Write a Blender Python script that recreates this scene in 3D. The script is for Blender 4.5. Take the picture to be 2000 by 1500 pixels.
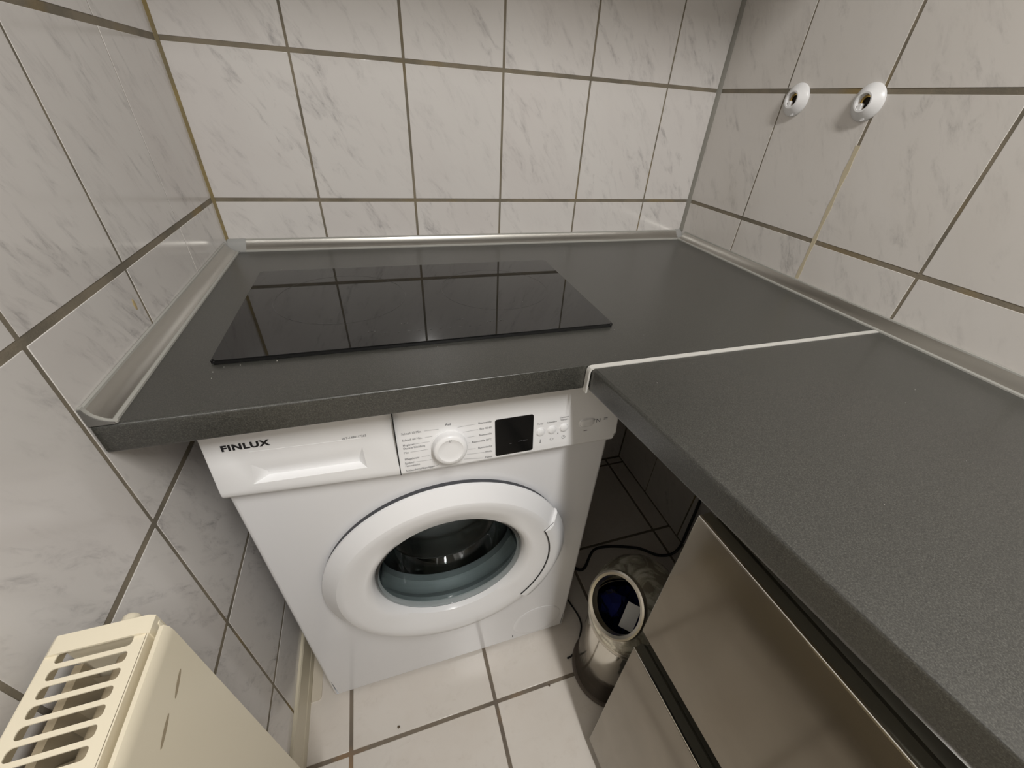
import bpy, bmesh, math, random
from mathutils import Vector, Matrix
random.seed(7)
for o in list(bpy.data.objects): bpy.data.objects.remove(o, do_unlink=True)
SC = bpy.context.scene
COL = SC.collection

# ------------------------------------------------------------------ camera
W = 1.1644
cam_d = bpy.data.cameras.new('camera'); cam = bpy.data.objects.new('camera', cam_d); COL.objects.link(cam)
F_PX, CX, CY = 796.0, 1016.15, 776.46
cam_d.sensor_width = 36; cam_d.sensor_fit = 'HORIZONTAL'; cam_d.lens = 36 * F_PX / 2000
cam_d.shift_x = (1000 - CX) / 2000; cam_d.shift_y = (CY - 750) / 2000
cam_d.clip_start = .01
yaw, pitch, roll = .35537, -.62402, .07322
fw = Vector((math.sin(yaw) * math.cos(pitch), math.cos(yaw) * math.cos(pitch), math.sin(pitch)))
rt = Vector((math.cos(yaw), -math.sin(yaw), 0)); up = rt.cross(fw)
r2 = rt * math.cos(roll) + up * math.sin(roll); u2 = -rt * math.sin(roll) + up * math.cos(roll)
M = Matrix((r2, u2, -fw)).transposed().to_4x4(); M.translation = Vector((.30671, -1.053, 1.19567))
cam.matrix_world = M
SC.camera = cam

# ------------------------------------------------------------------ world, lights, exposure
wd = bpy.data.worlds.new('world'); SC.world = wd; wd.use_nodes = True
wd.node_tree.nodes['Background'].inputs[0].default_value = (.9, .95, 1, 1)
wd.node_tree.nodes['Background'].inputs[1].default_value = .05
def area(name, loc, rot, size, power, col, shape='DISK'):
    l = bpy.data.lights.new(name, 'AREA'); l.shape = shape; l.size = size; l.energy = power; l.color = col
    o = bpy.data.objects.new(name, l); COL.objects.link(o); o.location = loc; o.rotation_euler = rot; return o
lt = area('ceiling_light', (.61, -1.75, 2.36), (0, 0, 0), .10, 32, (1, .98, .95), 'RECTANGLE'); lt.data.size_y = .9
SC.view_settings.view_transform = 'Standard'; SC.view_settings.look = 'None'
SC.view_settings.gamma = 1; SC.view_settings.use_curve_mapping = False
SC.view_settings.exposure = 0.0

# ------------------------------------------------------------------ materials
def mat(name, col=(.8, .8, .8), rough=.5, metal=0, spec=.5, **kw):
    m = bpy.data.materials.new(name); m.use_nodes = True
    b = m.node_tree.nodes['Principled BSDF']
    b.inputs['Base Color'].default_value = (*col, 1); b.inputs['Roughness'].default_value = rough
    b.inputs['Metallic'].default_value = metal; b.inputs['Specular IOR Level'].default_value = spec
    for k, v in kw.items(): b.inputs[k].default_value = v
    return m
class NT:
    def __init__(s, m): s.m = m; s.t = m.node_tree; s.b = s.t.nodes['Principled BSDF']
    def n(s, ty, **kw):
        x = s.t.nodes.new(ty)
        for k, v in kw.items(): setattr(x, k, v)
        return x
    def l(s, a, b): s.t.links.new(a, b)
    def coord(s, scale=(1, 1, 1), rot=(0, 0, 0), rnd=False):
        c = s.n('ShaderNodeTexCoord'); mp = s.n('ShaderNodeMapping')
        mp.inputs['Scale'].default_value = scale; mp.inputs['Rotation'].default_value = rot
        src = c.outputs['Object']
        if rnd:
            oi = s.n('ShaderNodeObjectInfo'); mu = s.n('ShaderNodeMath', operation='MULTIPLY'); mu.inputs[1].default_value = 37.3
            s.l(oi.outputs['Random'], mu.inputs[0])
            cb = s.n('ShaderNodeCombineXYZ'); [s.l(mu.outputs[0], cb.inputs[i]) for i in range(3)]
            ad = s.n('ShaderNodeVectorMath', operation='ADD'); s.l(src, mp.inputs['Vector'])
            s.l(mp.outputs[0], ad.inputs[0]); s.l(cb.outputs[0], ad.inputs[1]); return ad.outputs[0]
        s.l(src, mp.inputs['Vector']); return mp.outputs[0]
    def noise(s, vec, scale, detail=4, rough=.55, dist=0):
        x = s.n('ShaderNodeTexNoise'); x.inputs['Scale'].default_value = scale; x.inputs['Detail'].default_value = detail
        x.inputs['Roughness'].default_value = rough; x.inputs['Distortion'].default_value = dist
        s.l(vec, x.inputs['Vector']); return x.outputs['Fac']
    def ramp(s, fac, stops):
        r = s.n('ShaderNodeValToRGB'); e = r.color_ramp.elements
        while len(e) < len(stops): e.new(.5)
        for i, (p, c) in enumerate(stops):
            e[i].position = p; e[i].color = (*c, 1) if len(c) == 3 else c
        s.l(fac, r.inputs[0]); return r.outputs[0]
    def mix(s, f, a, b, mode='MIX'):
        x = s.n('ShaderNodeMix', data_type='RGBA', blend_type=mode)
        for i, v in ((0, f), (6, a), (7, b)):
            if isinstance(v, (int, float)): x.inputs[i].default_value = v
            elif isinstance(v, tuple): x.inputs[i].default_value = (*v, 1)
            else: s.l(v, x.inputs[i])
        return x.outputs[2]
    def bump(s, h, strength, dist=.001):
        x = s.n('ShaderNodeBump'); x.inputs['Strength'].default_value = strength; x.inputs['Distance'].default_value = dist
        s.l(h, x.inputs['Height']); s.l(x.outputs[0], s.b.inputs['Normal'])
G = lambda v: (v, v, v)

def tile_mat(name, base, vein, rose, rough, veinamt):
    m = mat(name, base, rough); t = NT(m)
    v0 = t.coord((1, 1, 1), (0, math.radians(34), 0), rnd=True)
    mp = t.n('ShaderNodeMapping'); mp.inputs['Scale'].default_value = (1.0, 1.0, .34); t.l(v0, mp.inputs['Vector']); v = mp.outputs[0]
    n1 = t.noise(v, 44, 5, .62, .6); n2 = t.noise(v, 120, 5, .7, .9); n4 = t.noise(v, 9, 2, .5)
    a = t.ramp(n1, [(.50, G(0)), (.72, G(1))]); b = t.ramp(n2, [(.46, G(.25)), (.66, G(1))]); g4 = t.ramp(n4, [(.40, G(.25)), (.62, G(1))])
    f = t.mix(1.0, t.mix(1.0, a, b, 'MULTIPLY'), g4, 'MULTIPLY')
    f2 = t.mix(veinamt, G(0), f)
    c1 = t.mix(f2, base, vein)
    n3 = t.noise(v, 7, 3); g = t.ramp(n3, [(.45, G(0)), (.8, G(.5))])
    c2 = t.mix(g, c1, rose)
    t.l(c2, t.b.inputs['Base Color'])
    o = t.coord(); t.bump(t.noise(o, 9, 1), .05, .004)
    return m
M_TILE = tile_mat('wall_tile_glaze', (.72, .695, .67), (.26, .245, .25), (.64, .595, .575), .13, 1.0)
M_TILE_R = tile_mat('wall_tile_glaze_faint', (.72, .69, .655), (.32, .305, .295), (.64, .60, .55), .14, .8)
M_FTILE = tile_mat('floor_tile_glaze', (.70, .655, .60), (.42, .36, .30), (.63, .56, .49), .22, .35)

def grout_mat(name, a, b, c):
    m = mat(name, a, .9); t = NT(m); v = t.coord()
    n = t.noise(v, 11, 4); f = t.ramp(n, [(.42, G(0)), (.62, G(1))]); c1 = t.mix(f, a, b)
    n2 = t.noise(v, 5.3, 2); f2 = t.ramp(n2, [(.60, G(0)), (.72, G(.8))]); c2 = t.mix(f2, c1, c)
    t.l(c2, t.b.inputs['Base Color']); t.bump(t.noise(v, 420, 3), .5, .0008); return m
M_GROUT = grout_mat('grout', (.245, .21, .155), (.17, .15, .115), (.29, .205, .075))
M_FGROUT = grout_mat('floor_grout', (.20, .165, .125), (.15, .125, .10), (.33, .20, .10))
M_OCHRE = grout_mat('ochre_grout', (.30, .23, .10), (.20, .17, .11), (.33, .21, .05))
M_SILI = mat('grey_silicone', (.26, .25, .22), .4)
M_BEIGE_SEAL = mat('beige_sealant', (.60, .53, .38), .5)
M_PAINT = mat('wall_paint', (.46, .44, .41), .8)

def laminate():
    m = mat('dark_laminate', (.07, .07, .065), .30, spec=.8, **{'Coat Weight': .4, 'Coat Roughness': .30}); t = NT(m); v = t.coord()
    n = t.noise(v, 780, 4, .8); n2 = t.noise(v, 6, 3)
    c = t.ramp(n, [(.34, (.012, .012, .010)), (.5, (.037, .037, .032)), (.68, (.105, .104, .090))])
    c2 = t.mix(t.ramp(n2, [(.35, G(0)), (.75, G(.25))]), c, (.030, .032, .028))
    t.l(c2, t.b.inputs['Base Color'])
    rr = t.ramp(n, [(.3, G(.30)), (.7, G(.44))]); t.l(rr, t.b.inputs['Roughness'])
    t.bump(t.noise(v, 900, 2), .16, .0005); return m
M_LAM = laminate()
def brushed(name, col, rough, axis_scale):
    m = mat(name, col, rough, 1); t = NT(m); v = t.coord(axis_scale)
    return m
M_STEEL = brushed('brushed_steel', (.50, .485, .45), .34, (1, 1, 1))
M_LIP = mat('grey_plastic_lip', (.38, .375, .345), .4)
M_CAP = mat('grey_plastic_cap', (.36, .36, .35), .42)
M_DCAP = mat('dark_plastic_cap', (.15, .145, .135), .45)
M_STRIP = mat('aluminium_strip', (.80, .79, .75), .4, .35)
M_WHITE = mat('white_enamel', (.83, .83, .845), .16)
M_WHITEP = mat('white_plastic', (.86, .86, .865), .28)
M_WHITED = mat('white_door_plastic', (.85, .85, .86), .22)
M_BLACKGL = mat('black_glass', (.006, .006, .006), .12, spec=.25)
M_HOB = mat('hob_glass', (.008, .008, .008), .025, spec=.55)
M_PRINT = mat('hob_print', (.055, .055, .052), .2)
M_INK = mat('black_ink', (.012, .012, .015), .4)
M_GINK = mat('grey_ink', (.16, .16, .17), .5)
M_LINK = mat('light_grey_ink', (.36, .36, .37), .5)
M_GAP = mat('dark_gap', (.015, .015, .015), .7)
M_GASKET = mat('grey_rubber', (.30, .32, .33), .4)
M_GAPSHADE = mat('door_gap_shade', (.05, .052, .06), .5)
M_DRUM = mat('drum_steel', (.35, .35, .34), .25, 1)
M_BOWL = mat('bowl_glass', (.78, .85, .85), .02, IOR=1.5); NT(M_BOWL).b.inputs['Transmission Weight'].default_value = 1
M_BRASS = mat('brass', (.55, .38, .12), .3, 1)
M_DARK = mat('dark_hole', (.02, .016, .012), .8)
M_BEIGE = mat('beige_radiator_enamel', (.80, .73, .57), .3)
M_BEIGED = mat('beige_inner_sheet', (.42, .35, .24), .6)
M_SKIRT = mat('beige_skirting', (.68, .62, .48), .4)
M_UNDER = mat('chipboard_underside', (.34, .29, .21), .7)
M_BLACKPL = mat('black_plastic', (.02, .02, .02), .4)
M_CARC = mat('dark_grey_board', (.055, .055, .05), .5)
def front_mat():
    m = mat('brushed_taupe_metal', (.30, .275, .23), .13, 1); t = NT(m); v = t.coord()
    n = t.noise(v, 7, 4, .6, .5)
    t.l(t.ramp(n, [(.3, (.275, .245, .20)), (.7, (.23, .205, .165))]), t.b.inputs['Base Color'])
    t.l(t.ramp(n, [(.3, G(.10)), (.75, G(.17))]), t.b.inputs['Roughness']); return m
M_FRONT = front_mat()
M_ALU = mat('bright_aluminium', (.75, .74, .70), .18, 1)
M_CHAN = mat('grip_channel_metal', (.17, .165, .135), .34, .6)
def bin_mat():
    m = mat('bin_steel', (.72, .69, .62), .10, 1); t = NT(m); v = t.coord()
    n = t.noise(v, 11, 4, .6, .6)
    t.l(t.ramp(n, [(.35, G(.06)), (.7, G(.20))]), t.b.inputs['Roughness']); t.bump(n, .10, .004); return m
M_BIN = bin_mat()
M_DOME = mat('mottled_steel', (.8, .76, .62), .22, .6); _t = NT(M_DOME); _v = _t.coord()
_n = _t.noise(_v, 16, 4, .6, 1.2); _t.l(_t.ramp(_n, [(.42, (.35, .32, .25)), (.56, (.85, .82, .68))]), _t.b.inputs['Base Color'])  # noise mottles the dome colour between dull and pale tones
M_BASER = mat('bin_base_rubber', (.11, .09, .075), .35)
M_RIM = mat('bin_rim_steel', (.62, .58, .50), .3, 1)
M_BAG = mat('blue_bag', (.014, .02, .12), .12)
M_PAPER = mat('white_paper', (.7, .7, .68), .7)
M_CABLE = mat('cable_rubber', (.012, .012, .012), .5)
M_STAIN = mat('yellow_stain', (.52, .41, .22), .5)
M_CRUMB = mat('brown_crumb', (.10, .07, .04), .7)
M_SPECK = mat('pale_speck', (.38, .37, .34), .5)

# ------------------------------------------------------------------ mesh helpers
def wloc(o):
    v = Vector((0, 0, 0))
    while o is not None: v = v + o.location; o = o.parent
    return v
def flat_big(me):
    # bevelled boards keep their broad faces truly flat
    ar = sorted(p.area for p in me.polygons); big = ar[-1]
    for p in me.polygons:
        if p.area > big * .04 and p.area > 8 * ar[len(ar) // 2]: p.use_smooth = False
def link(name, bm, m, parent=None, smooth=False, local=False, origin=None, flat=False):
    """one mesh object; the vertices are given in world space unless local"""
    me = bpy.data.meshes.new(name)
    bmesh.ops.recalc_face_normals(bm, faces=bm.faces)
    bm.to_mesh(me); bm.free()
    o = bpy.data.objects.new(name, me); COL.objects.link(o)
    if m is not None: me.materials.append(m)
    if not local:
        base = wloc(parent) if parent is not None else Vector((0, 0, 0))
        off = Vector(origin) if origin is not None else base
        me.transform(Matrix.Translation(-off)); o.location = off - base
    if parent is not None: o.parent = parent
    if smooth:
        for p in me.polygons: p.use_smooth = True
        me.set_sharp_from_angle(angle=math.radians(38))
        if flat: flat_big(me)
    return o
def box(bm, lo, hi, bev=0, seg=2):
    r = bmesh.ops.create_cube(bm, size=1)
    c = [(a + b) / 2 for a, b in zip(lo, hi)]; s = [abs(b - a) for a, b in zip(lo, hi)]
    for v in r['verts']: v.co = Vector((c[i] + v.co[i] * s[i] for i in range(3)))
    if bev:
        es = list({e for v in r['verts'] for e in v.link_edges})
        bmesh.ops.bevel(bm, geom=es, offset=bev, segments=seg, profile=.5, affect='EDGES', clamp_overlap=True)
    return bm
def bx(name, lo, hi, m, parent=None, bev=0, seg=2, **k):
    return link(name, box(bmesh.new(), lo, hi, bev, seg), m, parent, smooth=bev > 0, flat=True, **k)
def prism(bm, pts, fn, a, b):
    """closed 2-D outline pts swept from a to b; fn(p, t) -> xyz"""
    A = [bm.verts.new(fn(p, a)) for p in pts]; B = [bm.verts.new(fn(p, b)) for p in pts]
    n = len(pts)
    for i in range(n): bm.faces.new((A[i], A[(i + 1) % n], B[(i + 1) % n], B[i]))
    bm.faces.new(A[::-1]); bm.faces.new(B); return bm
def lathe(bm, prof, c, axis, n=64, fn=None, closed=False, a0=0, a1=2 * math.pi):
    """prof = [(radius, height along axis)]"""
    axis = Vector(axis).normalized(); c = Vector(c)
    h = Vector((0, 0, 1)) if abs(axis.z) < .9 else Vector((1, 0, 0))
    u = h.cross(axis).normalized(); v = axis.cross(u)
    full = abs(a1 - a0 - 2 * math.pi) < 1e-6; rings = []
    for k in range(n if full else n + 1):
        t = a0 + (a1 - a0) * k / n; row = []
        for j, (r, hh) in enumerate(prof):
            if fn: r, hh = fn(j, r, hh, t)
            row.append(bm.verts.new(c + axis * hh + (u * math.cos(t) + v * math.sin(t)) * max(r, 1e-5)))
        rings.append(row)
    m = len(prof)
    for k in range(n):
        A = rings[k]; B = rings[(k + 1) % len(rings)]
        for j in range(m if closed else m - 1):
            bm.faces.new((A[j], A[(j + 1) % m], B[(j + 1) % m], B[j]))
    if not full and closed:
        bm.faces.new(rings[0]); bm.faces.new(rings[-1][::-1])
    bmesh.ops.remove_doubles(bm, verts=bm.verts, dist=2e-5); return bm
def tube(bm, pts, r, n=8):
    pts = [Vector(p) for p in pts]; rings = []
    for i, p in enumerate(pts):
        d = (pts[min(i + 1, len(pts) - 1)] - pts[max(i - 1, 0)]).normalized()
        h = Vector((0, 0, 1)) if abs(d.z) < .9 else Vector((1, 0, 0)); u = h.cross(d).normalized(); v = d.cross(u)
        rings.append([bm.verts.new(p + (u * math.cos(2 * math.pi * k / n) + v * math.sin(2 * math.pi * k / n)) * r) for k in range(n)])
    for A, B in zip(rings, rings[1:]):
        for k in range(n): bm.faces.new((A[k], A[(k + 1) % n], B[(k + 1) % n], B[k]))
    bm.faces.new(rings[0]); bm.faces.new(rings[-1][::-1]); return bm
def smoothpath(P, n=10):
    P = [Vector(p) for p in P]; out = []
    for i in range(len(P) - 1):
        a, b, c, d = P[max(i - 1, 0)], P[i], P[i + 1], P[min(i + 2, len(P) - 1)]
        for k in range(n):
            t = k / n
            out.append(.5 * ((2 * b) + (c - a) * t + (2 * a - 5 * b + 4 * c - d) * t * t + (3 * b - a - 3 * c + d) * t ** 3))
    return out + [P[-1]]
def tag(o, label, cat, group=None, kind=None):
    if label: o['label'] = label
    if cat: o['category'] = cat
    if group: o['group'] = group
    if kind: o['kind'] = kind
    return o
def thing(name, label, cat, loc, group=None):
    o = bpy.data.objects.new(name, None); COL.objects.link(o); o.location = loc; o.empty_display_size = .05
    return tag(o, label, cat, group)
def struct(o, label, cat=None):
    o['kind'] = 'structure'; o['label'] = label
    if cat: o['category'] = cat
    return o

# ------------------------------------------------------------------ room shell with single tiles
HR = .2495; Z1 = 1.0                                      # height of the joint just above the worktop
ROWS = [0.0015] + [Z1 + k * HR for k in range(-3, 5)]     # joint heights
TOPZ = ROWS[-1]; YEND = -3.2; CEIL = 2.5
REC = .0006
wall_back = struct(bx('wall_back', (-.12, REC, 0), (W + .12, .12, CEIL), M_GROUT), 'back wall of marbled off-white ceramic tiles above the hob', 'wall')
wall_left = struct(bx('wall_left', (-.12, YEND, 0), (-REC, REC, CEIL), M_GROUT), 'left wall of marbled off-white tiles beside the radiator', 'wall')
wall_right = struct(bx('wall_right', (W + REC, YEND, 0), (W + .12, REC, CEIL), M_GROUT), 'right wall of marbled off-white tiles with two pipe rosettes', 'wall')
wall_front = struct(bx('wall_front', (-.12, YEND - .1, 0), (W + .12, YEND, CEIL), M_PAINT), 'plain painted wall behind the camera', 'wall')
ceiling = struct(bx('ceiling', (-.12, YEND - .1, CEIL), (W + .12, .12, CEIL + .1), M_PAINT), 'plain white ceiling', 'ceiling')
floor = struct(bx('floor', (-.12, YEND - .1, -.12), (W + .12, .12, -.0016), M_FGROUT), 'floor of large cream ceramic tiles with brown joints', 'floor')
TM = {}
def tile_mesh(w, h, t, bev, m, flat=False):
    k = (round(w, 3), round(h, 3), t, m.name)
    if k not in TM:
        bm = bmesh.new()
        if flat: box(bm, (-w / 2, -h / 2, -t), (w / 2, h / 2, 0), bev, 2)
        else: box(bm, (-w / 2, 0, -h / 2), (w / 2, t, h / 2), bev, 2)
        me = bpy.data.meshes.new('tile'); bm.to_mesh(me); bm.free(); me.materials.append(m)
        for p in me.polygons: p.use_smooth = True
        me.set_sharp_from_angle(angle=math.radians(60)); flat_big(me)
        TM[k] = me
    return TM[k]
def wall_tiles(wall, joints, widths, place, rz, m, rows, rowgap):
    # joints: distances along the wall, widths: joint widths
    for i in range(len(joints) - 1):
        a = joints[i] + widths[i] / 2; b = joints[i + 1] - widths[i + 1] / 2
        for j in range(len(rows) - 1):
            z0 = rows[j] + rowgap / 2; z1 = rows[j + 1] - rowgap / 2
            me = tile_mesh(b - a, z1 - z0, .005, .0005, m)
            o = bpy.data.objects.new('tile', me); COL.objects.link(o); o.parent = wall
            p = place((a + b) / 2, (z0 + z1) / 2)
            o.location = (p[0], p[1], p[2]); 
            o.rotation_euler = (random.uniform(-.0012, .0012), random.uniform(-.0012, .0012), rz + random.uniform(-.0015, .0015))
JB = [0, .1998, .4033, .6068, .8103, 1.0138, W]
wall_tiles(wall_back, JB, [.006, .0045, .0052, .0045, .0042, .0036, .006], lambda s, z: (s, 0, z), 0, M_TILE, ROWS, .0074)
JL = [0, .208] + [.2084 + .2067 * k for k in range(1, 8)]
wall_tiles(wall_left, JL, [.004, .0022, .005, .0058, .005, .005, .005, .005, .005], lambda s, z: (0, -s, z), math.pi / 2, M_TILE, ROWS, .0098)
JR = [0, .207] + [.207 + .2064 * k for k in range(1, 8)]
wall_tiles(wall_right, JR, [.008, .0028, .0052, .0055, .005, .005, .005, .005, .005], lambda s, z: (W, -s, z), -math.pi / 2, M_TILE_R, ROWS, .0084)
# tiles do not go all the way: upper painted band and the rest of the walls
for wl, lo, hi in ((wall_back, (0, -.001, TOPZ), (W, REC, CEIL)), (wall_left, (-REC, YEND, TOPZ), (.001, 0, CEIL)), (wall_right, (W - .001, YEND, TOPZ), (W + REC, 0, CEIL)),
                   (wall_left, (-REC, YEND, 0), (.001, -JL[-1], TOPZ)), (wall_right, (W - .001, YEND, 0), (W + REC, -JR[-1], TOPZ))):
    bx('plaster', lo, hi, M_PAINT, wl)
FP = .3335
xs = [-.0005, .0985, .432, .7655, 1.099, W]; ys = [.0] + [-.0325 - FP * k for k in range(0, 10)]
for i in range(len(xs) - 1):
    for j in range(len(ys) - 1):
        a, b = xs[i] + .0042, xs[i + 1] - .0042; c, d = ys[j + 1] + .0042, ys[j] - .0042
        if i == 0: a = 0.0
        if i == len(xs) - 2: b = W
        if d < YEND: continue
        c = max(c, YEND)
        o = bpy.data.objects.new('tile', tile_mesh(b - a, d - c, .006, .0014, M_FTILE, True)); COL.objects.link(o); o.parent = floor
        o.location = ((a + b) / 2, (c + d) / 2, 0); o.rotation_euler = (random.uniform(-.0008, .0008), random.uniform(-.0008, .0008), 0)
bx('shade_box', (0, -.36, 1.54), (W, 0, CEIL), M_PAINT, ceiling)  # unseen box added below the ceiling to shade the top tiles
# corner and joint sealants
def strip_wall(name, pts2, z0, z1, m, parent):
    return link(name, prism(bmesh.new(), pts2, lambda p, t: (p[0], p[1], t), z0, z1), m, parent)
strip_wall('sealant_bead', [(W + .001, .001), (W + .001, -.0085), (W - .003, -.0055), (W - .0055, -.003), (W - .0085, .001)], .921, TOPZ, M_SILI, wall_right)
strip_wall('corner_joint', [(-.001, .001), (-.001, -.0056), (.0009, -.0052), (.0046, -.0009), (.0048, .001)], .921, TOPZ, M_OCHRE, wall_left)
yb = -.207 - .2064
bm = bmesh.new(); P = []
for k in range(13):
    z = .9215 + (1.170 - .9215) * k / 12; hw = .0036 + .0011 * math.sin(k * 2.1) + (.0010 if k > 9 else 0)
    P.append((hw, z))
L_ = [bm.verts.new((W - .0006, yb - h, z)) for h, z in P]; R_ = [bm.verts.new((W - .0006, yb + h, z)) for h, z in P]
L2 = [bm.verts.new((W + .001, yb - h, z)) for h, z in P]; R2 = [bm.verts.new((W + .001, yb + h, z)) for h, z in P]
for k in range(12):
    bm.faces.new((L_[k], R_[k], R_[k + 1], L_[k + 1])); bm.faces.new((L_[k], L_[k + 1], L2[k + 1], L2[k])); bm.faces.new((R_[k], R2[k], R2[k + 1], R_[k + 1]))
bm.faces.new((L_[0], L2[0], R2[0], R_[0])); bm.faces.new((L_[12], R_[12], R2[12], L2[12]))
link('joint_sealant', bm, M_BEIGE_SEAL, wall_right)['label'] = 'pale beige sealant in a tile joint below the rosettes'
# yellow drip on the left wall
bm = bmesh.new()
lathe(bm, [(0, .0006), (.0035, .0005), (.005, .0)], (.0, -.434, .957), (1, 0, 0), 12)
bmesh.ops.scale(bm, vec=(1, .7, 1.5), space=Matrix.Translation((0, .434, -.957)), verts=bm.verts)
link('stain', bm, M_STAIN, wall_left)['label'] = 'small yellow-brown stain on a tile'
# left skirting: two-step profile
prof = [(.0, .0), (.0078, .0), (.0078, .030), (.0060, .033), (.0060, .036), (.0082, .038), (.0072, .100), (.005, .104), (.0, .104)]
sk = link('baseboard_left', prism(bmesh.new(), prof, lambda p, t: (p[0], t, p[1]), -3.19, -.005), M_SKIRT)
struct(sk, 'cream grooved skirting strip along the foot of the left wall', 'skirting')

# ------------------------------------------------------------------ washing machine
MX0, MX1, MY = .0625, .6605, -.577
wm = thing('washing_machine', 'white front-loading washing machine under the dark worktop left of the steel bin', 'washing machine', (.361, -.31, 0))
DX, DZ = .362, .445
def plate_with_hole(bm, x0, x1, z0, z1, y, cx, cz, r, depth, n=64):
    ring = []; outer = []; ring2 = []
    for k in range(n):
        t = 2 * math.pi * k / n; c, s = math.cos(t), math.sin(t)
        ring.append(bm.verts.new((cx + r * c, y, cz + r * s))); ring2.append(bm.verts.new((cx + r * c, y + depth, cz + r * s)))
        kx = ((x1 - cx) if c > 0 else (cx - x0)) / max(abs(c), 1e-9); kz = ((z1 - cz) if s > 0 else (cz - z0)) / max(abs(s), 1e-9)
        q = min(kx, kz); outer.append(bm.verts.new((cx + q * c, y, cz + q * s)))
    for k in range(n):
        j = (k + 1) % n
        bm.faces.new((outer[k], outer[j], ring[j], ring[k])); bm.faces.new((ring[k], ring[j], ring2[j], ring2[k]))
    cs = []
    for X, Z in ((x0, z0), (x1, z0), (x1, z1), (x0, z1)):
        v = bm.verts.new((X, y, Z)); cs.append(v)
        near = sorted(range(n), key=lambda k: (outer[k].co - v.co).length)[:2]
        try: bm.faces.new((v, outer[near[0]], outer[near[1]]))
        except ValueError: pass
    return bm
bm = bmesh.new()
e = .006
plate_with_hole(bm, MX0 + e, MX1 - e, .012, .735, MY, DX, DZ, .168, .03)
# shell: U of sides, top, bottom, back with rounded front edges
arc = [(MX0 + e - e * math.sin(a), MY + e - e * math.cos(a)) for a in [0, .4, .8, 1.2, math.pi / 2]]
outl = arc + [(MX0, -.035), (MX1, -.035)] + [(MX1 + MX0 - x, y) for x, y in arc[::-1]]
lo_ = [bm.verts.new((x, y, .012)) for x, y in outl]; hi_ = [bm.verts.new((x, y, .850)) for x, y in outl]
for k in range(len(outl) - 1): bm.faces.new((lo_[k], lo_[k + 1], hi_[k + 1], hi_[k]))
bm.faces.new(lo_); bm.faces.new(hi_[::-1])
body = link('body', bm, M_WHITE, wm, smooth=True, flat=True)
for fx in (MX0 + .05, MX1 - .05):
    for fy in (-.53, -.08):
        link('foot', lathe(bmesh.new(), [(0, .0), (.02, .0), (.022, .003), (.022, .010), (.012, .0118), (0, .0118)], (fx, fy, .0), (0, 0, 1), 20), M_BLACKPL, wm, True)
def fy(z): return -.592 + .1488 * (z - .742)          # slanted fascia plane
fprof = [(-.560, .855), (fy(.855) + .004, .855), (fy(.851), .851), (fy(.775), .775), (fy(.748), .748), (fy(.742) + .0004, .7415), (-.5895, .7370), (-.5850, .7335), (-.5785, .7315), (-.560, .7315)]
def hang(bm):
    # the lower edge of the fascia drops slightly towards the right
    for v in bm.verts:
        w = min(1, max(0, (.775 - v.co.z) / .033))
        if w <= 0: continue
        x = v.co.x
        dz = .003 - .014 * (x - .0615) / .232 if x < .2935 else -.011 - .005 * (x - .2935) / .367
        v.co.z += w * dz; v.co.y += w * dz * .1488
    return bm
# control panel (right of the drawer)
bm = prism(bmesh.new(), fprof, lambda p, t: (t, p[0], p[1]), .2945, MX1 + .001)
bmesh.ops.bevel(bm, geom=[e_ for e_ in bm.edges if all(v.co.x > MX1 for v in e_.verts) and all(v.co.y < -.565 for v in e_.verts)], offset=.004, segments=3, affect='EDGES')
panel = link('control_panel', hang(bm), M_WHITEP, wm, True, flat=True)
# detergent drawer front with a finger recess
bm = bmesh.new(); xa, xb = MX0 - .001, .2932
def v3(x, z, d=0): return bm.verts.new((x, fy(z) + d, z))
zt, zb = .851, .748
Ht, Hb = .7885, .7570
o = [v3(xa + .003, zt), v3(xb, zt), v3(xb, zb), v3(xa + .003, zb)]; om = [v3(xa + .003, .775), v3(xb, .775)]
ht = [v3(.1092, Ht), v3(.2475, Ht)]; hb = [v3(.2490, Hb), v3(.1042, Hb)]
xi = [v3(.121, .7640, .0135), v3(.2395, .7640, .0135)]; xj = [v3(.2395, .7585, .0130), v3(.121, .7585, .0130)]
bm.faces.new((o[0], o[1], ht[1], ht[0])); bm.faces.new((o[1], om[1], o[2], hb[0], ht[1])); bm.faces.new((o[2], o[3], hb[1], hb[0])); bm.faces.new((o[3], om[0], o[0], ht[0], hb[1]))
bm.faces.new((ht[0], ht[1], xi[1], xi[0])); bm.faces.new((xi[0], xi[1], xj[0], xj[1])); bm.faces.new((xj[1], xj[0], hb[0], hb[1]))
bm.faces.new((ht[1], hb[0], xj[0], xi[1])); bm.faces.new((ht[0], xi[0], xj[1], hb[1]))
def rail(pf):                                          # lower/upper rolled edge strips between xa and xb
    A = [bm.verts.new((xa + .003, y, z)) for y, z in pf]; B = [bm.verts.new((xb, y, z)) for y, z in pf]
    for k in range(len(pf) - 1): bm.faces.new((A[k], B[k], B[k + 1], A[k + 1]))
    return A, B
A, B = rail([(fy(.748), .748)] + fprof[5:]); A2, B2 = rail([fprof[0], fprof[1], (fy(.851), .851)])
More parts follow.
